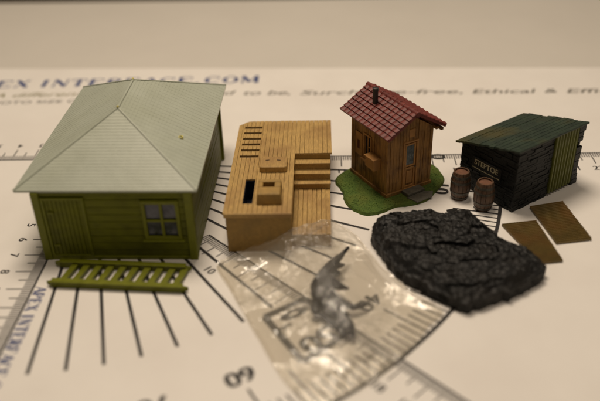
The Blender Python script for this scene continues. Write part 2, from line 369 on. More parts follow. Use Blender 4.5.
b = MB(); b.box(X1-.12, X1+.06, Y1-.2, Y1+.03, 0, H); b.build('corner_post', M['gh_trim'], gh, bevel=.02)
b = MB(); b.box(.3, X1-.3, Y0-.03, Y0+.1, .0, .13); b.build('sill_beam', M['gh_trim'], gh, bevel=.02)
b = MB(); boards(b, (.42, Y0+.06, .14), (1, 0, 0), (0, 0, 1), (0, -1, 0), 1.34, 2.38, 9, thick=.05, gap=.014)
door = b.build('door', M['gh_wall'], gh, bevel=.01)
b = MB(); frame(b, *F, .32, 1.86, .1, 2.64, .1, .13); b.build('door_frame', M['gh_trim'], door, bevel=.012)
b = MB(); pbox(b, *F, .5, .72, 2.0, 2.07, .11, .16); pbox(b, *F, .5, .72, .6, .67, .11, .16); b.build('hinge', M['gh_trim'], door, bevel=.008)
b = MB(); frame(b, *F, 3.86, 5.2, .88, 2.5, .13, .14)
pbox(b, *F, 4.50, 4.60, 1.01, 2.37, 0, .12); pbox(b, *F, 3.99, 4.5, 1.62, 1.71, 0, .118); pbox(b, *F, 4.6, 5.07, 1.62, 1.71, 0, .118)
pbox(b, *F, 3.78, 5.28, .80, .885, 0, .2)
win = b.build('window', M['gh_trim'], gh, bevel=.012)
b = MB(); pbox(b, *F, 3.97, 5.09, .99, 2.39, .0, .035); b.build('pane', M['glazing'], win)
# roof: full hip
E = [(-.55, -7.24), (5.92, -7.28), (5.90, 1.65), (-.50, 1.62)]; zE, zR = 2.86, 4.6; A1 = Vector((2.67, -4.08, zR)); A2 = Vector((2.67, -1.5, zR))
b = MB(); e = [Vector((x, y, zE)) for x, y in E]; e2 = [Vector((x, y, zE+.09)) for x, y in E]
v = [b.bm.verts.new(q) for q in e+e2+[A1, A2]]
for f in ((3, 2, 1, 0), (0, 1, 5, 4), (1, 2, 6, 5), (2, 3, 7, 6), (3, 0, 4, 7), (4, 5, 8), (5, 6, 9, 8), (6, 7, 9), (7, 4, 8, 9)): b.bm.faces.new([v[i] for i in f])
roof = b.build('roof', M['gh_roof'], gh, bevel=.02)
# shingle courses on each slope
def shingles(mb, a, bb, c, d, rows, cols, vertical=False):
    """low raised courses over slope with eave a-bb and ridge d-c (c above bb)"""
    a, bb, c, d = map(Vector, (a, bb, c, d)); n = (bb-a).cross(d-a).normalized()
    if n.z < 0: n = -n
    for i in range(rows):
        t0, t1 = i/rows, (i+1)/rows
        p0, p1 = a.lerp(d, t0), bb.lerp(c, t0); p2, p3 = bb.lerp(c, t1), a.lerp(d, t1)
        mb.hexa([p0, p1, p2, p3], [p0+n*.010, p1+n*.010, p2+n*.003, p3+n*.003])
b = MB(); o5, o6, o7, o4 = e2[1], e2[2], e2[3], e2[0]
shingles(b, o4, o5, A1, A1, 26, 1); shingles(b, o6, o7, A2, A2, 26, 1)
shingles(b, o7, o4, A1, A2, 26, 1); shingles(b, o5, o6, A2, A1, 26, 1)
b.build('shingle_courses', M['gh_roof'], roof)
b = MB()
def ribs(mb, a, bb, c, d, n, w=.012, h=.012):
    a, bb, c, d = map(Vector, (a, bb, c, d)); nn = (bb-a).cross(d-a).normalized()
    if nn.z < 0: nn = -nn
    down = ((d+c)/2-(a+bb)/2); ex = (bb-a).normalized(); dn = (down-ex*down.dot(ex))     # straight up the slope
    L = (bb-a).length; Ht = dn.length
    x_d = (d-a).dot(ex); x_c = (c-a).dot(ex)
    for i in range(1, n):
        x = L*i/n; t = min(1, x/x_d if x_d > 1e-6 else 1, (L-x)/(L-x_c) if L-x_c > 1e-6 else 1)
        if t < .04: continue
        p = a+ex*x; q = p+dn*t; s = ex*w/2
        mb.hexa([p-s, p+s, q+s, q-s], [p-s+nn*h, p+s+nn*h, q+s+nn*(h*.7), q-s+nn*(h*.7)])
ribs(b, o5, o6, A2, A1, 34); ribs(b, o7, o4, A1, A2, 34); ribs(b, o4, o5, A1, A1, 34, w=.010, h=.012); ribs(b, o6, o7, A2, A2, 34, w=.010, h=.012)
b.build('shingle_joints', M['gh_roof'], roof)
def bar(mb, p, q, w, h):
    p, q = Vector(p), Vector(q); d = (q-p).normalized(); s = d.cross(Vector((0, 0, 1))).normalized()*w/2; u = s.cross(d).normalized()
    if u.z < 0: u = -u
    mb.hexa([p-s, p+s, q+s, q-s], [p-s*.6+u*h, p+s*.6+u*h, q+s*.6+u*h, q-s*.6+u*h])
b = MB()
for q in (o4, o5): bar(b, q, A1, .08, .04)
for q in (o6, o7): bar(b, q, A2, .08, .04)
bar(b, A1, A2, .09, .045)
b.build('ridge_strip', M['gh_roof'], gh, bevel=.012)
for q in (A1, A2):
    b = MB(); b.lathe([(.05, -.02), (.05, .06), (.04, .09)], 12, Matrix.Translation(q)); b.build('moulding_nub', M['brass'], gh, smooth=False, bevel=.01)
b = MB(); T = Matrix.Translation((4.95, -4.35, 3.36+.0)); 
for k in range(16):
    a0, a1 = 2*math.pi*k/16, 2*math.pi*(k+1)/16; 
    P = lambda a, r, z: (4.93+r*math.cos(a), -4.3+r*math.sin(a), z)
    b.hexa([P(a0, .06, 3.2), P(a0, .10, 3.2), P(a1, .10, 3.2), P(a1, .06, 3.2)], [P(a0, .06, 3.50), P(a0, .10, 3.50), P(a1, .10, 3.50), P(a1, .06, 3.50)])
b.build('pipe_socket', M['brass'], gh)

# ------------------------------------------------------------------ tan resin casting with planked top
sb = thing('tan_building', 'tan resin casting with planked top and small steps, between green hut and red-roofed hut', 'model building')
b = MB(); HT = 1.62
b.prism([(6.66, -6.88), (9.02, -6.88), (9.02, -2.5), (10.5, -2.5), (10.5, .46), (7.0, .46), (6.66, .08)], 0, .78)
pts = [(6.66, -6.88), (9.02, -6.88), (9.02, -2.5), (10.5, -2.5), (10.5, .46), (7.0, .46), (6.66, .08)]
# upper storey as pieces round the dark hatch opening
for x0, x1, y0, y1 in ((6.66, 7.23, -6.88, .08), (7.6, 9.02, -6.88, .46), (7.23, 7.6, -6.88, -6.27), (7.23, 7.6, -4.56, .46), (9.02, 10.5, -2.5, .46), (7.0, 7.23, .08, .46)):
    b.box(x0, x1, y0, y1, .78, HT)
b.prism([(6.66, .08), (7.0, .08), (7.0, .46)], .78, HT)
b.build('wall', M['tan_wall'], sb)
b = MB()
def chamf(u): return 7.38-max(0, .42-u)
slots = [(.26, 1.02, 6.9-.16-.085-.51*k, 6.9-.16+.085-.51*k) for k in range(6)]
slots = [(a, c, d, e_) for a, c, d, e_ in slots]
hatch = (.66, 1.03, .63, 2.37)
boards(b, (6.57, -6.9, HT), (1, 0, 0), (0, 1, 0), (0, 0, 1), 2.49, chamf, 14, openings=slots+[hatch], thick=.08, gap=.011, jit=.004)
boards(b, (9.06, -2.5, HT), (1, 0, 0), (0, 1, 0), (0, 0, 1), 1.5, 2.98, 8, thick=.08, gap=.011, jit=.004, seed=4)
b.build('plank_top', M['tan_top'], sb, bevel=.012)
b = MB()
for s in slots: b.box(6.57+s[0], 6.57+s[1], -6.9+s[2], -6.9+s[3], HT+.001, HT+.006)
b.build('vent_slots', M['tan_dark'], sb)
b = MB(); b.box(6.6, 9.08, -6.965, -6.885, HT-.1, HT+.085); b.build('edge_trim', M['tan_top'], sb, bevel=.03)
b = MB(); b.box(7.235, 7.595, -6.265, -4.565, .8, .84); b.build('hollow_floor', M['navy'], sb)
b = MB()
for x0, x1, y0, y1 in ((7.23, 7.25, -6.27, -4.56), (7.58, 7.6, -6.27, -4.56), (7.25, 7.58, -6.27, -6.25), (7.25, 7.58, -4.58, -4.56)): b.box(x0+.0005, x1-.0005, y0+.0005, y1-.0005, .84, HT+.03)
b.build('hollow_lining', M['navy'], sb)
b = MB()
boards(b, (9.03, -6.62, .50), (1, 0, 0), (0, 1, 0), (0, 0, 1), 1.45, 3.2, 8, thick=.07, gap=.013, seed=8)
b.build('deck', M['tan_top'], sb, bevel=.012)
b = MB(); b.box(9.02, 10.47, -6.6, -2.5, 0, .5); b.build('deck_base', M['tan_wall'], sb)
for k in range(3):
    z = HT+.08-.30*(k+1); y = -2.5-.31*k
    b = MB(); b.box(9.025, 10.47, y-.31, y, .5, z-.05); b.box(9.02, 10.50, y-.345, y+.0, z-.05, z+.02); b.build('step', M['tan_top'], sb, bevel=.012)
# square vent with dark opening
b = MB()
lo = [(7.74, -6.38, 1.7), (8.72, -6.38, 1.7), (8.66, -5.2, 1.7), (7.74, -5.2, 1.7)]
z1 = 2.12
def ring(outer0, outer1, z0, z1): pass
ox0, ox1, oy0, oy1 = 7.80, 8.64, -6.30, -5.23; ix0, ix1, iy0, iy1 = 7.98, 8.40, -5.76, -5.42
b.hexa([(7.76, -6.38, 1.7), (8.70, -6.38, 1.7), (8.66, iy0, 1.7), (7.78, iy0, 1.7)], [(ox0, oy0, z1), (ox1, oy0, z1), (ox1, iy0, z1), (ox0, iy0, z1)])
b.hexa([(7.78, iy1, 1.7), (8.66, iy1, 1.7), (8.66, -5.2, 1.7), (7.78, -5.2, 1.7)], [(ox0, iy1, z1), (ox1, iy1, z1), (ox1, oy1, z1), (ox0, oy1, z1)])
b.hexa([(7.78, iy0, 1.7), (ix0, iy0, 1.7), (ix0, iy1, 1.7), (7.78, iy1, 1.7)], [(ox0, iy0, z1), (ix0, iy0, z1), (ix0, iy1, z1), (ox0, iy1, z1)])
b.hexa([(ix1, iy0, 1.7), (8.66, iy0, 1.7), (8.66, iy1, 1.7), (ix1, iy1, 1.7)], [(ix1, iy0, z1), (ox1, iy0, z1), (ox1, iy1, z1), (ix1, iy1, z1)])
vent = b.build('vent_box', M['tan_wall'], sb, bevel=.04, seg=3)
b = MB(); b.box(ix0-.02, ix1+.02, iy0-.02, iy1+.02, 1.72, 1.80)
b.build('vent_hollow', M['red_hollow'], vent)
b = MB()
pts2 = []
for cx_, cy_, a0 in ((8.66, -3.28, 0), (7.84, -3.28, 90), (7.84, -3.90, 180), (8.66, -3.90, 270)):
    for k in range(5): a = R(a0+k*22.5); pts2.append((cx_+.13*math.cos(a), cy_+.13*math.sin(a)))
b.prism(pts2, 1.69, 1.94); hat = b.build('hatch_lid', M['tan_top'], sb, bevel=.04, seg=3)
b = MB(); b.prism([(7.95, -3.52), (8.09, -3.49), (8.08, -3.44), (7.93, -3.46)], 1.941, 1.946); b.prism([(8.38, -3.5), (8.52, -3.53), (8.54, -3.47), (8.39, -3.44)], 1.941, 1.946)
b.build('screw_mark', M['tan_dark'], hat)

# ------------------------------------------------------------------ red roofed hut on a turf base
ax = math.atan2(1.14, 1.91)                       # local x runs along the door wall, local y back along the window wall
hut = thing('red_roofed_hut', 'brown board hut with red tiled roof and black chimney pipe standing on green turf', 'model building', (12.73, -3.45, 0), ax)
g = [(11.34, -1.0), (10.80, -1.62), (10.68, -2.08), (10.86, -2.5), (11.0, -2.95), (11.02, -3.4), (11.13, -3.80), (11.4, -4.27), (11.9, -4.60), (12.5, -4.45), (13.05, -4.05), (13.67, -3.93), (14.31, -3.62), (14.62, -3.2), (14.95, -2.7), (15.27, -2.1), (15.27, -1.6), (15.05, -.85), (14.3, -.2), (13.2, -.0), (12.1, -.4)]
T = Matrix.Rotation(-ax, 4, 'Z') @ Matrix.Translation((-12.73, 3.45, 0))
def smooth_poly(pts, n=6, wob=.03, seed=0):
    out = []; N_ = len(pts)
    for i in range(N_):
        p0, p1, p2, p3 = (Vector(pts[(i+k-1) % N_]) for k in range(4))
        for j in range(n):
            t = j/n; q = .5*((2*p1)+(p2-p0)*t+(2*p0-5*p1+4*p2-p3)*t*t+(3*p1-p0-3*p2+p3)*t**3)
            q += Vector((noise.noise((q.x*5, q.y*5, seed)), noise.noise((q.x*5, q.y*5, seed+9))))*wob
            out.append((q.x, q.y))
    return out
b = MB(); gp = smooth_poly(g)
cxg, cyg = 13.0, -2.3
top = [(cxg+(x-cxg)*.975, cyg+(y-cyg)*.975) for x, y in gp]
n_ = len(gp); va = [b.bm.verts.new(T @ Vector((x, y, 0))) for x, y in gp]; vb = [b.bm.verts.new(T @ Vector((x, y, .12))) for x, y in top]
b.bm.faces.new(va[::-1]); b.bm.faces.new(vb)
for i in range(n_): b.bm.faces.new((va[i], va[(i+1) % n_], vb[(i+1) % n_], vb[i]))
turf = b.build('turf_base', M['grass'], hut)
# flocking tufts
rnd = random.Random(5); b = MB()
def inside(pts, x, y):
    c = False; j = len(pts)-1
    for i in range(len(pts)):
        xi, yi = pts[i]; xj, yj = pts[j]
        if (yi > y) != (yj > y) and x < (xj-xi)*(y-yi)/(yj-yi)+xi: c = not c
        j = i
    return c
cnt = 0
while cnt < 3600:
    x, y = rnd.uniform(10.6, 15.4), rnd.uniform(-4.7, .1)
    if not inside(top, x, y): continue
    q = T @ Vector((x, y, .11))
    if -.02 < q.x < 2.24 and -.02 < q.y < 2.63: cnt += .3; continue
    a = rnd.uniform(0, 6.28); s = rnd.uniform(.012, .026); hgt = rnd.uniform(.012, .03); d = Vector((math.cos(a), math.sin(a), 0))*s
    b.quad([q-d, q+d, q+d*.4+Vector((rnd.uniform(-.02, .02), rnd.uniform(-.02, .02), hgt)), q-d*.4+Vector((0, 0, hgt))]); cnt += 1
b.build('turf_flock', M['grass'], turf)['kind'] = 'stuff'
Z0 = .12; W, D = 2.22, 2.61; HE = 2.78; HP = 3.50; RX = 1.12
gable = lambda u: HE-Z0+(HP-HE)*(u/RX if u < RX else (W-u)/(W-RX))-.02
b = MB(); b.prism([(.08, Z0), (W-.08, Z0), (W-.08, HE-.03), (RX, HP-.1), (.08, HE-.03)], -(D-.08), -.08, Matrix.Rotation(R(90), 4, 'X'))
b.build('inner_shell', M['red_hollow'], hut)
b = MB()
door_op = (.78, 1.46, .2, 2.38); win_op = (1.16, 1.62, 1.30, 2.32)
boards(b, (0, .08, Z0), (1, 0, 0), (0, 0, 1), (0, -1, 0), W, gable, 15, openings=[(door_op[0], door_op[1], door_op[2]-Z0-.2, door_op[3]-Z0)], thick=.07, gap=.016, jit=.012)
boards(b, (0.08, D, Z0), (0, -1, 0), (0, 0, 1), (-1, 0, 0), D, HE-Z0, 17, openings=[(D-win_op[1], D-win_op[0], win_op[2]-Z0, win_op[3]-Z0)], thick=.07, gap=.016, jit=.012, seed=2)
boards(b, (W-.08, 0, Z0), (0, 1, 0), (0, 0, 1), (1, 0, 0), D, HE-Z0, 17, thick=.07, gap=.016, jit=.012, seed=5)
boards(b, (W, D-.08, Z0), (-1, 0, 0), (0, 0, 1), (0, 1, 0), W, lambda u: gable(W-u), 15, thick=.07, gap=.016, jit=.012, seed=6)
b.build('board_wall', M['hut_wood'], hut, bevel=.01)
b = MB(); b.box(-.04, W+.04, -.05, .06, Z0-.02, Z0+.14); b.box(-.05, .06, .0601, D, Z0-.02, Z0+.14)
b.build('sill_beam', M['hut_wood'], hut, bevel=.015)
DF = ((0, .08, 0), (1, 0, 0), (0, 0, 1), (0, -1, 0))
b = MB(); pbox(b, *DF, .84, 1.40, .24, 2.32, .01, .04)
door = b.build('door', M['hut_wood'], hut)
b = MB(); frame(b, *DF, .76, 1.48, .2, 2.40, .07, .12); b.build('door_frame', M['hut_trim'], door, bevel=.01)
b = MB(); frame(b, *DF, .86, 1.38, 1.24, 2.28, .075, .085); frame(b, *DF, .86, 1.38, .28, 1.2, .075, .085)
pbox(b, *DF, .98, 1.26, .45, 1.03, .041, .07); b.build('door_panel', M['hut_trim'], door, bevel=.01)
b = MB(); pbox(b, *DF, .93, 1.31, 1.31, 2.21, .041, .055); b.build('pane', M['hut_grey_glass'], door)
b = MB(); b.lathe([(.035, 0), (.035, .05), (.02, .06)], 10, Matrix.Translation((1.34, -.03, 1.2)) @ Matrix.Rotation(R(90), 4, 'X')); b.build('handle', M['hoop'], door)
b = MB(); pbox(b, *DF, 1.02, 1.30, 2.56, 2.92, .07, .1)
b.build('gable_hatch', M['hut_trim'], hut, bevel=.01)
# window wall, local x = 0 plane, outward -x
WF = ((.08, 0, 0), (0, 1, 0), (0, 0, 1), (-1, 0, 0))
b = MB(); frame(b, *WF, 1.10, 1.68, 1.24, 2.38, .07, .12); pbox(b, *WF, 1.36, 1.41, 1.31, 2.31, .03, .08); pbox(b, *WF, 1.17, 1.36, 1.8, 1.85, .03, .08)
win = b.build('window', M['hut_trim'], hut, bevel=.01)
b = MB(); pbox(b, *WF, 1.16, 1.62, 1.30, 2.32, .003, .012); b.build('pane', M['navy'], win)
b = MB()
pbox(b, *WF, 1.74, 2.24, 1.22, 2.24, .075, .12)
sh = b.build('shutter', M['hut_trim'], hut, bevel=.012)
b = MB(); pbox(b, *WF, 1.92, 2.08, 1.5, 1.9, .121, .125); b.build('shutter_hole', M['red_hollow'], sh)
b = MB(); pbox(b, *WF, .44, 1.05, 1.22, 1.68, .08, .42); pbox(b, *WF, .40, 1.09, 1.68, 1.74, .06, .47)
b.build('flower_box', M['hut_trim'], hut, bevel=.015)
b = MB(); pbox(b, *WF, 1.06, 1.75, 1.14, 1.22, .06, .20); b.build('window_sill', M['hut_trim'], hut, bevel=.01)
# roof slopes of tiles
ridge_z = 3.66; RX2 = 1.14
def tile_slope(sign):
    """sign -1: slope towards -x (window side); +1: towards +x"""
    mb = MB(); eave_x = -.22 if sign < 0 else W+.34; eave_z = 2.86 if sign < 0 else 2.80
    y0, y1 = -.32, 3.12; rows, cols = 7, 12
    e0 = Vector((eave_x, y0, eave_z)); up_ = Vector((RX2-eave_x, 0, ridge_z-eave_z)); L = up_.length; up_.normalize()
    along = Vector((0, 1, 0)); n = up_.cross(along); n = n if n.z > 0 else -n
    rnd = random.Random(3+sign)
    mb.hexa([e0-n*.05, e0+along*(y1-y0)-n*.05, e0+along*(y1-y0)+up_*L-n*.05, e0+up_*L-n*.05], [e0+n*.02, e0+along*(y1-y0)+n*.02, e0+along*(y1-y0)+up_*L+n*.02, e0+up_*L+n*.02])
    for i in range(rows):
        for j in range(cols+(1 if 0 else 0)):
            w = (y1-y0)/cols; a = j*w; s0, s1 = L*i/rows-.01, L*(i+1)/rows+.02
            s1 = min(s1, L)
            k = 5
            h0 = .085+rnd.uniform(-.008, .008); h1 = .035
            for q in range(k):       # each tile is a low arch across its width
                f0, f1 = q/k, (q+1)/k; c0, c1 = math.sin(math.pi*(.08+.84*f0))*.05, math.sin(math.pi*(.08+.84*f1))*.05
                ya, yb = a+w*(.03+.94*f0), a+w*(.03+.94*f1)
                P = lambda s, y, h: e0+up_*s+along*y+n*h
                mb.hexa([P(s0, ya, .02), P(s0, yb, .02), P(s1, yb, .02), P(s1, ya, .02)],
                        [P(s0, ya, h0+c0), P(s0, yb, h0+c1), P(s1, yb, h1+c1*.7), P(s1, ya, h1+c0*.7)])
    return mb
sl = []
for sgn in (-1, 1): sl.append(tile_slope(sgn).build('roof', M['tile'], hut))
b = MB()
for k in range(12):
    y0 = -.34+k*.29; T2 = Matrix.Translation((RX2, y0, ridge_z-.0)) @ Matrix.Rotation(R(-90), 4, 'X')
    prof = [(.115, 0), (.118, .04), (.10, .31)]
    b.lathe([(r_, z_) for r_, z_ in prof], 14, T2)
b.build('ridge_tiles', M['tile'], hut, smooth=False)
for x, z in ((.02, 2.78), (W-.02, 2.78), (W+.22, 2.68)):
    b = MB(); b.box(x-.06, x+.06, -.24, .0, z-.06, z+.06) if x < W+.1 else b.box(x-.06, x+.06, -.26, D+.3, z-.05, z+.06)
    b.build('purlin', M['hut_wood'], hut, bevel=.01)
b = MB(); b.lathe([(.11, 3.2), (.11, 3.98), (.125, 3.98), (.125, 4.1), (.08, 4.12)], 14, Matrix.Translation((.62, 1.83, 0)))
b.build('chimney_pipe', M['pipe'], hut, bevel=.008)
b = MB()
b.prism([(.72, -.06), (1.60, -.06), (1.62, -.44), (.74, -.50)], .11, .27, None); b.build('paving_slab', M['slate'], hut, bevel=.025)
b = MB(); b.prism([(.68, -.50), (1.62, -.45), (1.90, -.62), (1.62, -.93), (.84, -.98)], .10, .17); b.build('paving_slab', M['slate'], hut, bevel=.02)
b = MB()
for k, (x, y, z, L_) in enumerate(((2.66, .80, .17, .5), (2.82, .85, .17, .45), (2.74, .82, .30, .42), (2.52, .8, .2, .4))):
    b.lathe([(.07, 0), (.075, L_/2), (.065, L_)], 9, Matrix.Translation((x, y, z)) @ Matrix.Rotation(R(-90), 4, 'X') @ Matrix.Rotation(R(10*k-15), 4, 'Y'))
b.build('log_pile', M['barrel_lid'], hut)

# ------------------------------------------------------------------ black coal merchant's shed
sx = math.atan2(2.16, 2.92)                       # local x along the corrugated wall, local y back along the lettered wall
shed = thing('black_shed', 'black lean-to shed with mossy sloping roof, green corrugated panel and cream lettering, rightmost building', 'model building', (17.58, -4.49, 0), sx)
SW, SD = 3.68, 2.9; ZH, ZL = 2.72, 1.95
zt = lambda y: ZH+(ZL-ZH)*y/SD
b = MB(); b.hexa([(.08, .08, .02), (SW-.08, .08, .02), (SW-.08, SD-.08, .02), (.08, SD-.08, .02)], [(.08, .08, zt(.08)-.03), (SW-.08, .08, zt(.08)-.03), (SW-.08, SD-.08, zt(SD-.08)-.03), (.08, SD-.08, zt(SD-.08)-.03)])
b.build('inner_shell', M['shed_wall'], shed)
rnd = random.Random(11)
def rough_blocks(mb, O, U, V, N, w, vtop, row_h, n_in, seed):
    rr = random.Random(seed); O, U, V, N = map(Vector, (O, U, V, N)); v = 0
    while v < 3:
        h = row_h*rr.uniform(.8, 1.25); u = -rr.uniform(0, .3)
        while u < w:
            L = rr.uniform(.3, .8); a, c = max(0, u), min(w, u+L); u += L
            tv = min(vtop((a+c)/2), v+h-.015)
            if c-a < .03 or tv-v < .03: continue
            t = rr.uniform(.055, .09); j = lambda: rr.uniform(-.01, .01)
            P = lambda x, y, hh: O+U*x+V*y+N*hh
            mb.hexa([P(a, v, 0), P(c-.015, v, 0), P(c-.015, tv, 0), P(a, tv, 0)], [P(a+j(), v+j(), t+j()), P(c-.02+j(), v+j(), t+j()), P(c-.02+j(), tv+j(), t+j()), P(a+j(), tv+j(), t+j())])
        v += h
b = MB()
rough_blocks(b, (0, .08, .0), (1, 0, 0), (0, 0, 1), (0, -1, 0), 2.03, lambda u: ZH, .105, 0, 1)
rough_blocks(b, (0.08, SD, .0), (0, -1, 0), (0, 0, 1), (-1, 0, 0), SD, lambda u: zt(SD-u), .13, 0, 2)
rough_blocks(b, (SW-.08, 0, .0), (0, 1, 0), (0, 0, 1), (1, 0, 0), SD, lambda u: zt(u), .2, 0, 3)
rough_blocks(b, (SW, SD-.08, .0), (-1, 0, 0), (0, 0, 1), (0, 1, 0), SW, lambda u: ZL, .2, 0, 4)
b.build('board_wall', M['shed_wall'], shed, bevel=.014)
b = MB(); n_c = 60; x0, x1 = 2.05, 3.44
prev = None
for k in range(n_c+1):
    x = x0+(x1-x0)*k/n_c; d = -.03-.045*(1 if (k//4) % 2 else 0)*1.0
    d = -.045-.035*math.tanh(2.2*math.sin(2*math.pi*k/n_c*8))
    cur = [b.bm.verts.new((x, d, .16)), b.bm.verts.new((x, d, ZH+.0)), b.bm.verts.new((x, .07, .16)), b.bm.verts.new((x, .07, ZH))]
    if prev:
        b.bm.faces.new((prev[0], cur[0], cur[1], prev[1])); b.bm.faces.new((prev[2], prev[3], cur[3], cur[2]))
        b.bm.faces.new((prev[1], cur[1], cur[3], prev[3])); b.bm.faces.new((prev[0], prev[2], cur[2], cur[0]))
    else: b.bm.faces.new(cur[:2]+cur[3:1:-1])
    prev = cur
b.bm.faces.new(prev[:2]+prev[3:1:-1])
b.build('corrugated_panel', M['corr'], shed)
b = MB(); rr = random.Random(8); v = 0
while v < 2.55:
    h = rr.uniform(.2, .42); e_ = rr.uniform(.0, .13); y_ = -.03
    if not 1.5 < v < 1.78: b.box(3.45, SW+.06+e_, -.05, .079, v, v+h-.01)
    v += h
b.build('ragged_post', M['shed_wall'], shed, bevel=.02)
# roof boards: run along local x, each slightly ragged
b = MB(); rr = random.Random(4)
ex0, ex1 = -.17, SW+.22; nb = 13; yy0, yy1 = -.14, SD+.2
U = Vector((0, SD, ZL-ZH)).normalized(); N_ = Vector((0, -U.z, U.y))
sl_len = (yy1-yy0)/U.y
for i in range(nb):
    a = sl_len*i/nb; c = sl_len*(i+1)/nb-.012; O = Vector((0, yy0, zt(yy0)+.0)); t = .09+rr.uniform(-.007, .007)
    l0 = ex0+rr.uniform(-.05, .05); l1 = ex1+rr.uniform(-.06, .06)
    cuts = sorted([l0, l1]+[rr.uniform(.6, 3.2) for _ in range(rr.choice((0, 1)))])
    for q0, q1 in zip(cuts, cuts[1:]):
        tt = t+rr.uniform(-.01, .01)
        P = lambda x, s, h: Vector((x, 0, 0))+O+U*s+N_*h
        b.hexa([P(q0, a, 0), P(q1-.01, a, 0), P(q1-.01, c, 0), P(q0, c, 0)], [P(q0, a, tt), P(q1-.01, a, tt), P(q1-.01, c, tt), P(q0, c, tt)])
b.build('roof', M['shed_roof'], shed, bevel=.014)
# lettering: plane x = 0, outward -x
def text_on(body, T, height, fit, name, material, parent, bold=.0, ext=.008):
    mb = MB(); add_text(mb, body, 0, 0, 0, height, z=0, fit=fit, bold=bold)
    bmesh.ops.transform(mb.bm, matrix=T, verts=mb.bm.verts[:])
    return mb.build(name, material, parent)
TF = Matrix(((0, 0, -1, -.047), (-1, 0, 0, 0), (0, 1, 0, 0), (0, 0, 0, 1)))
T3 = Matrix.Translation((0, 1.50, 1.36)) @ TF
b = MB(); pbox(b, (0, 0, 0), (0, 1, 0), (0, 0, 1), (-1, 0, 0), .74, 2.24, 1.04, 1.60, .0, .045)
sign = b.build('sign_board', M['sign'], shed, bevel=.01)
text_on('STEPTOE', Matrix.Translation((0, 1.50, 1.40)) @ TF, .24, 1.22, 'sign_lettering', M['letter'], sign, bold=.008)
b = MB(); rr = random.Random(2); u = .8
while u < 2.2:
    L = rr.uniform(.04, .09); hh = rr.uniform(.025, .05); pbox(b, (0, 0, 0), (0, 1, 0), (0, 0, 1), (-1, 0, 0), u, u+L, 1.12, 1.12+hh, .045, .05); u += L+rr.uniform(.015, .04)
b.build('small_sign_marks', M['letter'], sign)

# ------------------------------------------------------------------ barrels
def barrel(label, x, y, rz, tilt=0):
    t = thing('barrel', label, 'barrel', (x, y, 0), rz, 'wooden barrels by the black shed')
    b = MB(); rr = [(0, .30), (.1, .325), (.3, .375), (.55, .40), (.62, .402), (.7, .40), (.95, .375), (1.15, .33), (1.24, .305)]
    for k in range(14):
        a0, a1 = 2*math.pi*(k+.04)/14, 2*math.pi*(k+.96)/14
        vs = []
        for z, r in rr: vs.append([b.bm.verts.new((rad*math.cos(a), rad*math.sin(a), z)) for rad, a in ((r-.05, a0), (r, a0), (r+.004, (a0+a1)/2), (r, a1), (r-.05, a1))])
        for p, q in zip(vs, vs[1:]):
            for i in range(5): b.bm.faces.new((p[i], p[(i+1) % 5], q[(i+1) % 5], q[i]))
        b.bm.faces.new(vs[0][::-1]); b.bm.faces.new(vs[-1])
    b.build('staves', M['barrel'], t)
    b = MB(); b.lathe([(.27, 1.10), (.27, 1.17), (.24, 1.18)], 22); b.lathe([(.262, .04), (.262, .1)], 22)
    b.build('barrel_head', M['barrel_lid'], t)
    for z in (.12, .36, .82, 1.06):
        f = lambda zz: .405-.29*(zz-.62)**2
        b = MB(); b.lathe([(f(z-.045)-.02, z-.045), (f(z-.045)+.014, z-.045), (f(z+.045)+.014, z+.045), (f(z+.045)-.02, z+.045)], 28)
        b.build('hoop', M['hoop'], t)
    return t
barrel('dark brown wooden barrel standing beside the turf base, left one of the pair', 15.71, -3.30, .3)
barrel('dark brown wooden barrel touching the lettered shed wall, right one of the pair', 16.50, -4.12, 1.1)

# ------------------------------------------------------------------ two corrugated sheets
def sheet(label, pts):
    b = MB(); p = [Vector((x, y, 0)) for x, y in pts]       # p0 top-left, p1 top-right, p2 bottom-right, p3 bottom-left
    n = 208; prev = None
    for k in range(n+1):
        s = k/n; a = p[0].lerp(p[3], s); c = p[1].lerp(p[2], s); h = .10+.035*math.sin(2*math.pi*s*26)
        cur = [b.bm.verts.new(q) for q in (a+Vector((0, 0, .02)), c+Vector((0, 0, .02)), c+Vector((0, 0, h)), a+Vector((0, 0, h)))]
        if prev:
            for i in range(4): b.bm.faces.new((prev[i], prev[(i+1) % 4], cur[(i+1) % 4], cur[i]))
        else: b.bm.faces.new(cur[::-1])
        prev = cur
    b.bm.faces.new(prev)
    o = b.build('corrugated_sheet', M['sheet']); tag(o, label, 'model roofing sheet', 'rusty corrugated sheets'); return o
sheet('brown corrugated sheet lying flat between the coal heap and the other sheet', [(17.0, -5.40), (18.35, -5.18), (18.70, -7.72), (17.80, -7.85)])
sheet('brown corrugated sheet lying flat nearest the black shed, right of the other sheet', [(18.34, -4.18), (19.72, -3.84), (20.10, -6.40), (18.74, -6.65)])

# ------------------------------------------------------------------ coal heap
ck = [(12.14, -5.75), (12.4, -5.35), (12.95, -5.32), (13.6, -5.1), (14.15, -4.98), (14.55, -5.12), (15.0, -5.2), (15.4, -5.15), (15.8, -5.35), (16.2, -5.9), (16.55, -6.6), (17.0, -7.25), (17.45, -7.6), (17.74, -8.1), (17.72, -8.72), (16.95, -9.4), (16.06, -9.93), (15.25, -10.28), (14.78, -10.42), (14.3, -10.1), (13.61, -9.49), (12.84, -8.67), (12.54, -8.09), (12.2, -7.19), (12.0, -6.4)]
cp = smooth_poly(ck, 8, .09, 3)
def dist_poly(pts, x, y):
    best = 9; n = len(pts)
    for i in range(n):
        ax_, ay = pts[i]; bx_, by = pts[(i+1) % n]; dx, dy = bx_-ax_, by-ay; L = dx*dx+dy*dy or 1e-9
        t = max(0, min(1, ((x-ax_)*dx+(y-ay)*dy)/L)); best = min(best, math.hypot(x-ax_-dx*t, y-ay-dy*t))
    return best
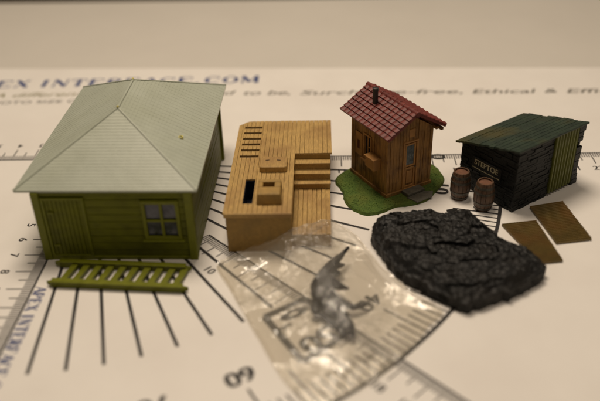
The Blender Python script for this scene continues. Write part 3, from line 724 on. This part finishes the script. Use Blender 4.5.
b = MB(); ccx, ccy = 14.8, -7.6
NR = 64; n_ = len(cp); grid = []
def coal_h(x, y, d):
    base = .78+.10*noise.noise((x*.5, y*.5, 2)) - .03*(x-14.8)
    prof = min(1, (d/.26))**.55
    # angular lumps from cell noise, layered flakes and fine grain
    dists, pts_ = noise.voronoi(Vector((x*1.1+.15*noise.noise((x*3, y*3, 1)), y*1.7, 0)))
    slab = noise.cell(Vector(pts_[0])*7.3)*.10 - .05
    crack = -.02*max(0, 1-(dists[1]-dists[0])*6)
    d2, p2 = noise.voronoi(Vector((x*3.1, y*4.4, 5)))
    small = noise.cell(Vector(p2[0])*3.1)*.035-.0175
    fine = .016*noise.noise((x*7, y*9, 3))+.009*noise.noise((x*17, y*17, 3))
    lobe = .16*math.exp(-(((x-15.42)/.34)**2+((y+5.75)/.26)**2))
    return max(.0, base*prof+(slab+crack+small+fine)*min(1, d/.15)+lobe)
for r in range(NR+1):
    row = []
    f = 1-(r/NR)**1.0
    f = 1-(r/NR)
    for k in range(n_):
        x0_, y0_ = cp[k]; x = ccx+(x0_-ccx)*f; y = ccy+(y0_-ccy)*f
        row.append((x, y))
    grid.append(row)
# wall of rings up the rim, then the inner surface
rings = []
for z_, off in ((0, .0), (.14, .03), (.30, .0), (.44, .02)):
    ring = []
    for k, (x, y) in enumerate(cp):
        d = Vector((x-ccx, y-ccy)).normalized(); w = off+.07*noise.noise((x*4, y*4, z_*9))
        ring.append(b.bm.verts.new((x+d.x*w, y+d.y*w, z_)))
    rings.append(ring)
fr = [0]+[1-(1-i/90)**1.0 for i in range(1, 91)]
for i in range(1, 90):
    f = i/90; ring = []
    for k in range(n_):
        x0_, y0_ = cp[k]; x = ccx+(x0_-ccx)*(1-f); y = ccy+(y0_-ccy)*(1-f)
        d = math.hypot(x0_-x, y0_-y) if i < 14 else .5
        if i < 14: d = min(d, .5)
        z = coal_h(x, y, .5)
        e = min(1, math.hypot(x0_-x, y0_-y)/.35); e = e*e*(3-2*e)
        ring.append(b.bm.verts.new((x, y, .47*(1-e)+max(.47, z)*e+.05*noise.noise((x*6, y*6, 8)))))
    rings.append(ring)
for a_, c_ in zip(rings, rings[1:]):
    for k in range(n_): b.bm.faces.new((a_[k], a_[(k+1) % n_], c_[(k+1) % n_], c_[k]))
b.bm.faces.new(rings[0][::-1]); b.bm.faces.new(rings[-1])
coal = b.build('coal_heap', M['coal']); tag(coal, 'black lumpy coal heap casting lying on the card between bag and corrugated sheets', 'coal heap')
b = MB(); b.prism([(15.05, -4.30), (15.32, -4.22), (15.5, -4.27), (15.28, -4.42), (15.26, -4.62), (15.16, -4.6)], .0, .07)
crumb = b.build('coal_crumb', M['coal'], bevel=.015); tag(crumb, 'tiny black coal crumb on the card just behind the coal heap', 'coal crumb')

# ------------------------------------------------------------------ small green steps lying in front of the green hut
st = thing('green_steps', 'narrow olive green model steps lying on edge in front of the green hut door', 'model steps', (.40, -8.82, 0), R(-4.6))
def stringer(y, xa, xb, hgt):
    b = MB(); t = .07
    b.hexa([(xa, y-t, 0), (xb, y-t, 0), (xb, y+t, 0), (xa, y+t, 0)], [(xa+.05, y-t, hgt), (xb-.05, y-t, hgt), (xb-.05, y+t, hgt), (xa+.05, y+t, hgt)])
    b.prism([(xa-.18, y), (xa+.06, y-.1), (xa+.06, y+.1)], .05, hgt-.02); b.prism([(xb+.2, y+.02), (xb-.06, y-.1), (xb-.06, y+.1)], .05, hgt-.02)
    b.prism([(xa, y-t-.05), (xb, y-t-.05), (xb, y+t+.05), (xa, y+t+.05)], hgt, hgt+.04)
    b.build('stringer', M['gh_trim'], st, bevel=.012)
stringer(0, .25, 4.95, .24); stringer(1.14, .12, 4.8, .24)
for k in range(10):
    x = .5+k*.45; b = MB()
    p0, p1 = Vector((x-.06, .07, 0)), Vector((x+.10, 1.07, 0)); d = Vector((.235, 0, 0)); 
    b.hexa([p0+Vector((0, 0, .02)), p0+d+Vector((0, 0, .02)), p1+d+Vector((0, 0, .02)), p1+Vector((0, 0, .02))], [p0+Vector((.03, 0, .20)), p0+d+Vector((.03, 0, .20)), p1+d+Vector((.03, 0, .20)), p1+Vector((.03, 0, .20))])
    b.build('tread', M['gh_trim'], st, bevel=.01)

# ------------------------------------------------------------------ dark plastic piece inside the bag
def blobs(name, chains, material, voxel=.035, jag=.05, fat=1.08):
    mb = MB()
    for ch in chains:
        for (p, r), (q, s) in zip(ch, ch[1:]):
            p, q = Vector(p), Vector(q); n = max(2, int((q-p).length/(min(r, s)*.35)))
            for i in range(n+1):
                t = i/n; c = p.lerp(q, t); rad = (r+(s-r)*t)*fat; c.z = max(c.z, rad*.9+.03)
                bmesh.ops.create_icosphere(mb.bm, subdivisions=2, radius=rad, matrix=Matrix.Translation(c))
    o = mb.build(name, material, None)
    md = o.modifiers.new('remesh', 'REMESH'); md.mode = 'VOXEL'; md.voxel_size = voxel*CM; md.use_smooth_shade = True
    tx = bpy.data.textures.new('jag', 'CLOUDS'); tx.noise_scale = .0025
    dm = o.modifiers.new('displace', 'DISPLACE'); dm.texture = tx; dm.strength = jag*CM; dm.mid_level = .5
    return o
zf = .34
ch = [
 [((11.08, -7.55, .62), .05), ((10.80, -8.0, .6), .09), ((10.50, -8.45, .55), .17), ((10.25, -9.0, .5), .27), ((10.08, -9.6, .48), .34), ((10.16, -10.15, .46), .36), ((10.45, -10.65, .44), .31), ((10.78, -11.1, .38), .23), ((10.88, -11.6, .3), .12)],
 [((10.5, -8.5, .5), .17), ((10.88, -8.42, .5), .05)],
 [((10.35, -8.9, .5), .22), ((10.72, -8.85, .5), .06)],
 [((10.25, -9.3, .48), .26), ((10.98, -9.66, .45), .06)],
 [((10.25, -10.1, .44), .34), ((10.7, -10.5, .38), .16)],
 [((10.65, -10.85, .4), .25), ((11.0, -11.3, .3), .14), ((11.1, -11.75, .25), .07)],
 [((10.7, -10.3, .38), .16), ((11.15, -10.45, .3), .10), ((11.6, -10.25, .25), .06)],
 [((10.18, -10.25, .42), .32), ((9.95, -10.6, .32), .18)],
]
fig = blobs('plastic_figure', ch, M['figure']); tag(fig, 'dark grey jagged plastic model piece sealed inside the clear bag', 'model part')

# ------------------------------------------------------------------ clear polythene bag
# rim: (x, y, z); the far edge lies over the deck of the tan casting and leans on its wall
rim = [(6.40, -7.85, .04), (6.9, -7.40, .10), (7.5, -7.12, .22), (8.2, -7.10, .48), (8.75, -7.05, .80), (9.2, -6.82, .92), (9.8, -6.35, .78), (10.40, -5.95, .66), (10.95, -6.15, .42), (11.35, -6.5, .34), (11.75, -7.2, .2), (12.0, -8.0, .28),
       (12.55, -9.0, .3), (13.2, -9.75, .2), (13.98, -10.38, .05), (13.5, -11.1, .05), (12.9, -12.0, .05), (12.3, -12.75, .05), (11.4, -13.55, .05), (10.6, -14.15, .05), (9.95, -14.5, .05), (9.3, -13.8, .04), (8.75, -12.9, .04), (8.2, -11.7, .04), (7.6, -10.45, .04), (6.95, -9.0, .04)]
def rim_curve(pts, n):
    out = []; N2 = len(pts)
    for i in range(N2):
        p0, p1, p2, p3 = (Vector(pts[(i+k-1) % N2]) for k in range(4))
        for j in range(n):
            t = j/n; out.append(.5*((2*p1)+(p2-p0)*t+(2*p0-5*p1+4*p2-p3)*t*t+(3*p1-p0-3*p2+p3)*t**3))
    return out
rc = rim_curve(rim, 10); C0 = Vector((10.0, -9.9, .1)); NB = 110; n_ = len(rc)
def crinkle(x, y, s):
    a = 1-abs(noise.noise((x*.75+s, y*.75, s)))*2.2
    c = 1-abs(noise.noise((x*1.9+3*noise.noise((x, y, s+4)), y*1.9, s+7)))*2.2
    f = 1-abs(noise.noise((x*4.2, y*4.2, s+3)))*2
    k = 1-abs(noise.noise((x*3.3, y*3.3, s+11)))*2.4
    m_ = max(0, noise.noise((x*.6, y*.6, s+20))+.25)
    edge = math.exp(-(((x-9.0)/.8)**2+((y+7.6)/.5)**2))+math.exp(-(((x-11.3)/.55)**2+((y+11.6)/1.1)**2))+.6*math.exp(-(((x-9.7)/.5)**2+((y+12.3)/.3)**2))
    calm = 1-.8*math.exp(-(((x-10.3)/.6)**2+((y+9.6)/1.6)**2))
    return (.10*max(0, a)**5+.09*max(0, c)**6+.006*f)*calm+.07*max(0, k)**3*(.3*m_*calm+min(1.1, edge))
b = MB()
def layer(sgn):
    rings = []
    for i in range(NB):
        f = i/NB; ring = []
        for k in range(n_):
            q = rc[k]; x = q.x+(C0.x-q.x)*f; y = q.y+(C0.y-q.y)*f; g = f*f*(3-2*f)
            z = q.z*(1-f)**1.3+.06
            d = min(1, f*5)
            if sgn > 0:
                puff = .86*math.exp(-(((x-10.45)/1.15)**2+((y+9.7)/2.2)**2))
                puff += .26*math.exp(-(((x-11.6)/.9)**2+((y+11.2)/1.0)**2))
                z += d*(.03+puff+crinkle(x, y, 1.3)*.6)
                z = z if y > -6.9 or x > 9.0 else z
            else:
                under = q.z*(1-f)**2.2
                z = max(.012, under*.97 - .02 + d*.03*noise.noise((x*2, y*2, 4))) if i else z
                z = .015+max(0, z-.03)*(1-d*.35) if i else z
            ring.append(b.bm.verts.new((x, y, max(.012, z))))
        rings.append(ring)
    for a_, c_ in zip(rings, rings[1:]):
        for k in range(n_): b.bm.faces.new((a_[k], a_[(k+1) % n_], c_[(k+1) % n_], c_[k]))
    b.bm.faces.new(rings[-1])
    return rings
t_ = layer(1); u_ = layer(-1)
bag = b.build('plastic_bag', M['film'], smooth=True)
b = MB(); n_ = len(rc); prev = None
for k in range(n_+1):
    q = rc[k % n_]; d = (rc[(k+1) % n_]-rc[(k-1) % n_]); d.z = 0; d.normalize(); o_ = Vector((d.y, -d.x, 0)); c_ = (q-C0); c_.z = 0
    if o_.dot(c_) < 0: o_ = -o_
    w = .07+.05*noise.noise((k*.11, 2, 1)); zz = max(.03, q.z+.06)+.05*abs(noise.noise((k*.2, 5, 1)))
    base = Vector((q.x, q.y, zz)); cur = [b.bm.verts.new(base-o_*.02), b.bm.verts.new(base+o_*w+Vector((0, 0, .02*math.sin(k*.7)))), b.bm.verts.new(base+o_*w*.9+Vector((0, 0, -.015))), b.bm.verts.new(base-o_*.02+Vector((0, 0, -.02)))]
    if prev:
        for i in range(4): b.bm.faces.new((prev[i], prev[(i+1) % 4], cur[(i+1) % 4], cur[i]))
    prev = cur
b.build('welded_rim', M['film'], bag)
tag(bag, 'crumpled clear polythene bag holding a dark grey part, in front of the tan casting', 'plastic bag')
